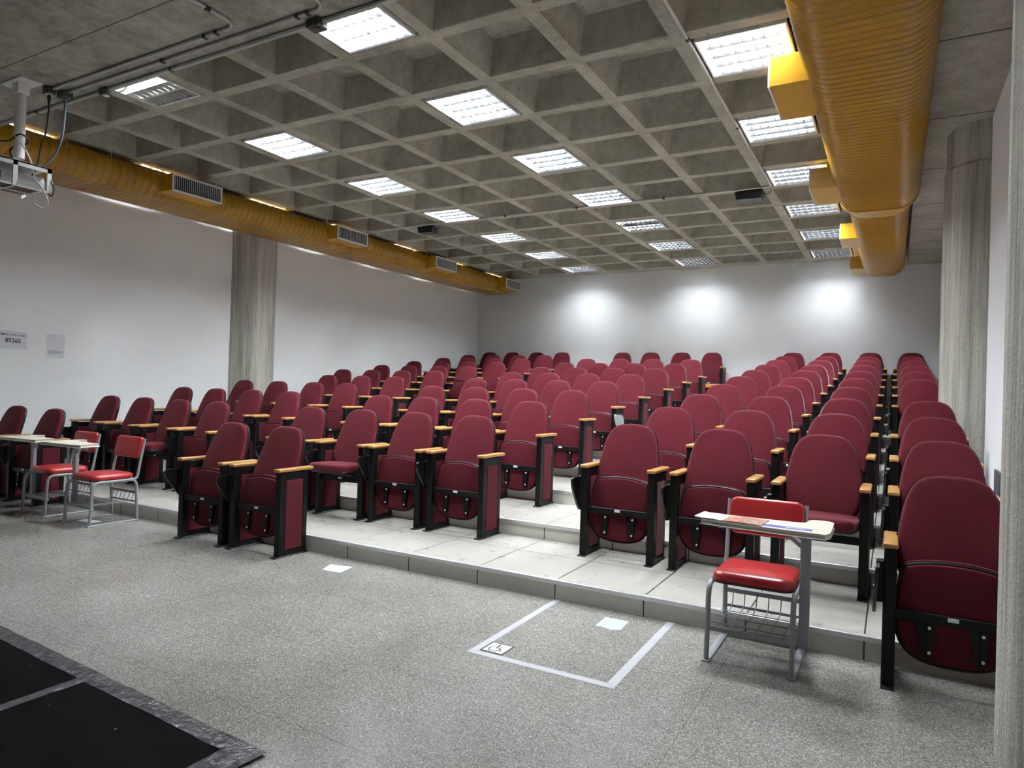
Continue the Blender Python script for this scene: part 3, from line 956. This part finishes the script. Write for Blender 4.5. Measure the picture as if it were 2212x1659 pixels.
# ================================================================== red school chairs
def school_chair(name_label, x, y, mirror, group):
    """front of the chair towards -Y; local y=0 is the rear foot"""
    m = -1 if mirror else 1           # tablet post on the +X side when m = 1
    r = empty('school_chair', (x, y, 0), 0, name_label, 'chair', group)
    hw, zs = .205, .388
    for s in (-1, 1):
        X = s * hw
        f = MB()
        path = [(X, -.445, .012)] + [(X, -.43, zs - .065)] + arc((-.37, zs - .055), .058, PI, PI / 2, 5, 'yz', X) + [(X, -.10, zs + .003)] + arc((-.075, zs - .055), .058, PI / 2, 0, 5, 'yz', X) + [(X, -.003, .012)]
        f.tube([Vector(p) for p in path], .0135, 10)
        f.build('side_frame', MT['grey'], r, smooth=True)
        u = MB()
        u.tube([Vector(p) for p in [(X, -.13, zs + .001), (X, -.055, zs + .012)] + arc((-.052, zs + .050), .045, -PI / 2, -.25, 4, 'yz', X) + [(X, .055, .775)]], .012, 10)
        u.build('back_upright', MT['grey'], r, smooth=True)
        MB().bbox(X - .02, X + .02, -.468, .012, 0, .010, .003, 1).build('floor_runner', MT['grey'], r)
    # cross rails and book basket
    b = MB()
    b.bar((-hw, -.42, .165), (hw, -.42, .165), .022, .022)
    b.build('front_rail', MT['grey'], r)
    b = MB()
    b.bar((-hw, -.02, .18), (hw, -.02, .18), .014, .014)
    b.build('rear_rail', MT['grey'], r)
    MB().bar((-hw, -.012, .265), (hw, -.012, .265), .024, .016).build('upper_rail', MT['grey'], r)
    w_ = MB()
    for k in range(6):
        X = -hw + .045 + k * (2 * hw - .09) / 5
        w_.tube([(X, -.42, .178), (X, -.06, .182), (X, -.03, .20), (X, -.014, .255)], .003, 6)
    for k in range(3):
        Y = -.36 + k * .12
        w_.tube([(-hw, Y, .176), (hw, Y, .176)], .003, 6)
    w_.build('book_basket', MT['grey'], r)
    # padded seat and back
    so = rrect(-.20, .20, -.42, -.02, .07, 5)
    c = MB(); cushion(c, so, (Vector((0, 0, zs + .018)), Vector((1, 0, 0)), Vector((0, 1, 0)), Vector((0, 0, 1))), 0, .052, .034, .010)
    st = c.build('seat', MT['red'], r, smooth=True, angle=60)
    c = MB(); cushion(c, inset(so, -.004), (Vector((0, 0, zs + .018)), Vector((1, 0, 0)), Vector((0, 1, 0)), Vector((0, 0, 1))), .006, -.006, .004, 0); c.build('seat_base', MT['plastic'], st, smooth=True)
    bo = rrect(-.20, .20, 0, .205, .045, 5)
    th = math.radians(13)
    fb = (Vector((0, .012, .588)), Vector((1, 0, 0)), Vector((0, math.sin(th), math.cos(th))), Vector((0, -math.cos(th), math.sin(th))))
    c = MB(); cushion(c, bo, fb, 0, .030, .018, .006)
    bk = c.build('backrest', MT['red'], r, smooth=True, angle=60)
    c = MB(); cushion(c, inset(bo, -.003), fb, .004, -.010, .006, 0); c.build('back_board', MT['plastic'], bk, smooth=True)
    # tablet with its post
    t = MB()
    X = m * (hw + .036)
    t.bbox(X - .020, X + .028, -.36, -.325, .13, .715, .004, 1)
    t.bar((X - m * .004, -.33, .62), (X - m * .10, -.36, .705), .02, .03)
    t.bar((X + m * .06, -.38, .710), (X - m * .40, -.46, .710), .03, .014)
    t.build('tablet_post', MT['grey'], r)
    o = [(-.185, -.56), (-.195, -.53), (-.175, -.385), (-.15, -.365), (.10, -.36), (.215, -.35), (.245, -.325), (.255, -.25), (.28, -.225), (.33, -.222), (.355, -.25), (.36, -.35), (.36, -.54), (.345, -.585), (.30, -.595)]
    o = [(a * m, b_) for a, b_ in o]
    if m < 0: o = o[::-1]
    o = catmull(o, 3)
    t = MB()
    n = len(o)
    lv = [(inset(o, .010), .722), (o, .731), (o, .740), (inset(o, .006), .747)]
    if True:
        vs = [(a, b_, z) for pts, z in lv for a, b_ in pts]
        fs = [tuple(range(n - 1, -1, -1)), tuple(range(3 * n, 4 * n))]
        for i in range(3):
            fs += [(i * n + k, i * n + (k + 1) % n, (i + 1) * n + (k + 1) % n, (i + 1) * n + k) for k in range(n)]
        t.add(vs, fs)
    t.build('writing_tablet', MT['beige'], r, smooth=True, angle=50)
    return r
GR = 'red school chairs with writing tablets'
school_chair('red vinyl school chair nearer the left edge, cream tablet over its front', -5.37, -.075, True, GR)
school_chair('red vinyl school chair beside the left tile step, right of its twin', -4.615, -.075, True, GR)
sc = school_chair('red vinyl school chair at right with a magazine on its cream tablet', 1.297, -.03, False, GR)
st = MB()
st.box(-.02 + .07, .22 + .07, -.555, -.505, .7472, .7484, 0).box(.17, .26, -.536, -.524, .7484, .7488, 1)
st.build('blue_sticker', [MT['blue'], MT['paper']], sc)

# magazine on the right tablet
mg = empty('magazine', (1.20, -.515, .7475), math.radians(-4), 'colourful open magazine lying on the right school chair tablet', 'magazine')
def page_mb(x0, x1, lift):
    m_ = MB()
    n = 10
    vs, fs = [], []
    for i in range(n + 1):
        t = i / n
        x = x0 + (x1 - x0) * t
        z = .004 + lift * (math.sin(t * PI) * .35 + (max(0, .2 - t) * 3 if lift > .008 else 0)) 
        vs += [(x, -.085, z), (x, .085, z), (x, .085, z - .004 if z > .0045 else 0), (x, -.085, z - .004 if z > .0045 else 0)]
    for i in range(n):
        a = i * 4
        fs += [(a, a + 4, a + 5, a + 1), (a + 3, a + 2, a + 6, a + 7), (a, a + 3, a + 7, a + 4), (a + 1, a + 5, a + 6, a + 2)]
    fs += [(0, 1, 2, 3), (n * 4 + 3, n * 4 + 2, n * 4 + 1, n * 4)]
    m_.add(vs, fs)
    return m_
page_mb(-.155, -.02, .010).build('white_page', MT['paper'], mg, smooth=True)
page_mb(-.02, .17, .006).build('printed_cover', MT['mag'], mg, smooth=True)

# ================================================================== things on the wall
def text(body, size, parent, name, mat, loc, rot, align='CENTER', bold=0.0):
    cu = bpy.data.curves.new(name, 'FONT')
    cu.body = body
    cu.size = size
    cu.align_x = align
    cu.align_y = 'CENTER'
    cu.offset = bold
    cu.extrude = 0.0004
    tmp = bpy.data.objects.new(name, cu)
    C.objects.link(tmp)
    bpy.context.view_layer.update()
    me = bpy.data.meshes.new_from_object(tmp.evaluated_get(bpy.context.evaluated_depsgraph_get()))
    bpy.data.objects.remove(tmp)
    me.materials.clear(); me.materials.append(mat)
    o = bpy.data.objects.new(name, me)
    C.objects.link(o)
    o.parent = parent
    o.location = loc
    o.rotation_euler = rot
    return o
def sheet(w_, h_, curl=.006):
    """slightly curled sheet in the YZ plane, facing +X"""
    m_ = MB()
    n = 8
    vs, fs = [], []
    for i in range(n + 1):
        for j in range(n + 1):
            a, b = i / n, j / n
            x = .003 + curl * ((1 - b) ** 3 * .6 + (abs(a - .5) * 2) ** 4 * .3)
            vs.append((x, (a - .5) * w_, (b - .5) * h_))
    for i in range(n):
        for j in range(n):
            q = i * (n + 1) + j
            fs.append((q, q + n + 1, q + n + 2, q + 1))
    m_.add(vs, fs)
    m_.box(.0005, .0022, -w_ / 2 + .01, w_ / 2 - .01, -h_ / 2 + .01, h_ / 2 - .01)
    return m_
# facing +X with text running towards +Y: rotate X by 90 then Z by 90
RW = (PI / 2, 0, PI / 2)
pw = empty('wall_notice', (XL, .13, 1.765), 0, 'white landscape wifi password notice taped to the left wall', 'notice')
pw.rotation_euler = (math.radians(-1.5), 0, 0)
sheet(.297, .21).build('paper', MT['paper'], pw, smooth=True)
text('SENHA WI-FI UFABC', .030, pw, 'heading_text', MT['ink'], (.006, 0.0, .060), RW)
text('85265', .068, pw, 'number_text', MT['ink'], (.006, 0.0, -.008), RW, bold=.0012)
pq = empty('wall_poster', (XL, .605, 1.725), 0, 'white portrait sheet with small print on the left wall', 'poster')
sheet(.21, .297).build('paper', MT['paper'], pq, smooth=True)
ln = MB()
for k, wd in enumerate((.17, .165, .17, .11)):
    z = -.064 - k * .0125
    y = -.085
    while y < -.085 + wd:
        e = min(y + random.uniform(.008, .022), -.085 + wd)
        ln.box(.0048, .0056, y, e, z, z + .0055)
        y = e + .004
ln.build('print_lines', MT['inkg'], pq)
pl = empty('wall_plate', (XR, 2.15, .77), 0, 'dark grey plate low on the right wall behind the near column', 'wall plate')
MB().bbox(-.02, 0, -.16, .16, -.10, .10, .004, 1).build('plate', MT['darkgrey'], pl)

# ================================================================== floor marks
def flat(name, label, cat, pts, mat, z=.0012, group=None, t=.0012):
    o = MB().prism(pts, lambda a, b, q: (a, b, q), .0003, z).build(name, mat)
    return tag(o, label, cat, group)
TG = 'white tape strips of the wheelchair bay'
flat('floor_tape', 'white floor tape strip, left side of the wheelchair bay', 'tape', [(0.0, -.005), (.042, -.005), (.048, -1.015), (.004, -1.06)], MT['tapew'], group=TG)
flat('floor_tape', 'white floor tape strip, right side of the wheelchair bay', 'tape', [(.752, -.005), (.797, -.005), (.808, -1.06), (.760, -1.012)], MT['tapew'], group=TG)
flat('floor_tape', 'white floor tape strip along the front of the wheelchair bay', 'tape', [(.004, -1.062), (.050, -1.017), (.758, -1.014), (.808, -1.062)], MT['tapew'], group=TG)
flat('floor_paper', 'worn pale paper stuck to the floor inside the wheelchair bay', 'paper', [(.409, -.139), (.558, -.136), (.563, -.26), (.569, -.30), (.52, -.335), (.45, -.315), (.414, -.321)], MT['paperf'], group='papers stuck to the floor')
flat('floor_paper', 'worn pale paper stuck to the floor before the middle step', 'paper', [(-1.78, -.205), (-1.589, -.166), (-1.561, -.335), (-1.72, -.352)], MT['paperf'], group='papers stuck to the floor')
flat('floor_paper', 'white paper scrap under the right-hand red chair of the left pair', 'paper', [(-4.80, -.33), (-4.58, -.31), (-4.57, -.40), (-4.79, -.43)], MT['paper'], group='papers stuck to the floor')

sg = empty('wheelchair_sign', (.115, -.936, .0003), 0, 'square black bordered wheelchair symbol sticker on the floor', 'sign')
MB().box(-.069, .069, -.069, .069, 0, .0014).build('black_border', MT['ink'], sg)
MB().box(-.057, .057, -.057, .057, .0014, .0020).build('white_field', MT['paper'], sg)
sy = MB()
def stroke(pts, wd, z0=.0020, z1=.0026):
    for a, b in zip(pts[:-1], pts[1:]):
        a, b = Vector(a), Vector(b)
        t = (b - a).normalized(); q = Vector((-t.y, t.x)) * wd / 2; e = t * wd * .3
        sy.prism([(a - q - e)[:], (b - q + e)[:], (b + q + e)[:], (a + q - e)[:]], lambda p, s_, z: (p, s_, z), z0, z1)
sy.prism([(-.006 + .0075 * math.cos(k * PI / 6), .041 + .0075 * math.sin(k * PI / 6)) for k in range(12)], lambda p, s_, z: (p, s_, z), .0020, .0026)
stroke([(-.006, .032), (-.004, .000), (.018, .000), (.030, -.030), (.040, -.026)], .008)
stroke([(-.005, .018), (.016, .018)], .006)
stroke([(-.008 + .030 * math.cos(math.radians(a)), -.018 + .030 * math.sin(math.radians(a))) for a in range(110, 361, 14)], .0065)
sy.build('wheelchair_symbol', MT['ink'], sg)

# carpet mats with taped seams
MG = 'black carpet mats on the front floor'
flat('carpet_mat', 'black carpet mat at the lower left edge of the photo', 'mat', [(-3.6, -4.6), (-1.24, -4.6), (-1.24, -2.27), (-3.6, -2.14)], MT['carpet'], .009, MG)
flat('carpet_mat', 'black carpet mat with its taped corner on the grey floor', 'mat', [(-1.235, -4.6), (-.16, -4.6), (-.16, -2.33), (-1.235, -2.27)], MT['carpet'], .009, MG)
def tape_strip(label, a, b, wd, z):
    a, b = Vector(a), Vector(b)
    n = 40
    t = (b - a).normalized(); q = Vector((-t.y, t.x))
    m_ = MB()
    vs, fs = [], []
    for i in range(n + 1):
        p = a + (b - a) * i / n
        for s_ in (-1, -.3, .35, 1):
            jit = random.uniform(-.003, .003)
            e = p + q * (s_ * wd / 2 + jit)
            vs.append((e.x, e.y, z + (.0025 if abs(s_) < .5 else 0) + random.uniform(0, .0018)))
    for i in range(n):
        for k in range(3):
            c_ = i * 4 + k
            fs.append((c_, c_ + 1, c_ + 5, c_ + 4))
    m_.add(vs, fs)
    o = m_.build('carpet_tape', MT['tapeg'], smooth=True)
    return tag(o, label, 'tape', 'grey tapes on the carpet mats')
tape_strip('dark grey tape along the far edge of the carpet mats', (-3.6, -2.145), (-.07, -2.335), .085, .0096)
tape_strip('dark grey tape over the seam between the two carpet mats', (-1.235, -2.28), (-1.235, -4.6), .06, .0100)
tape_strip('crinkled dark grey tape along the right edge of the carpet', (-.15, -2.31), (-.15, -4.6), .15, .0104)
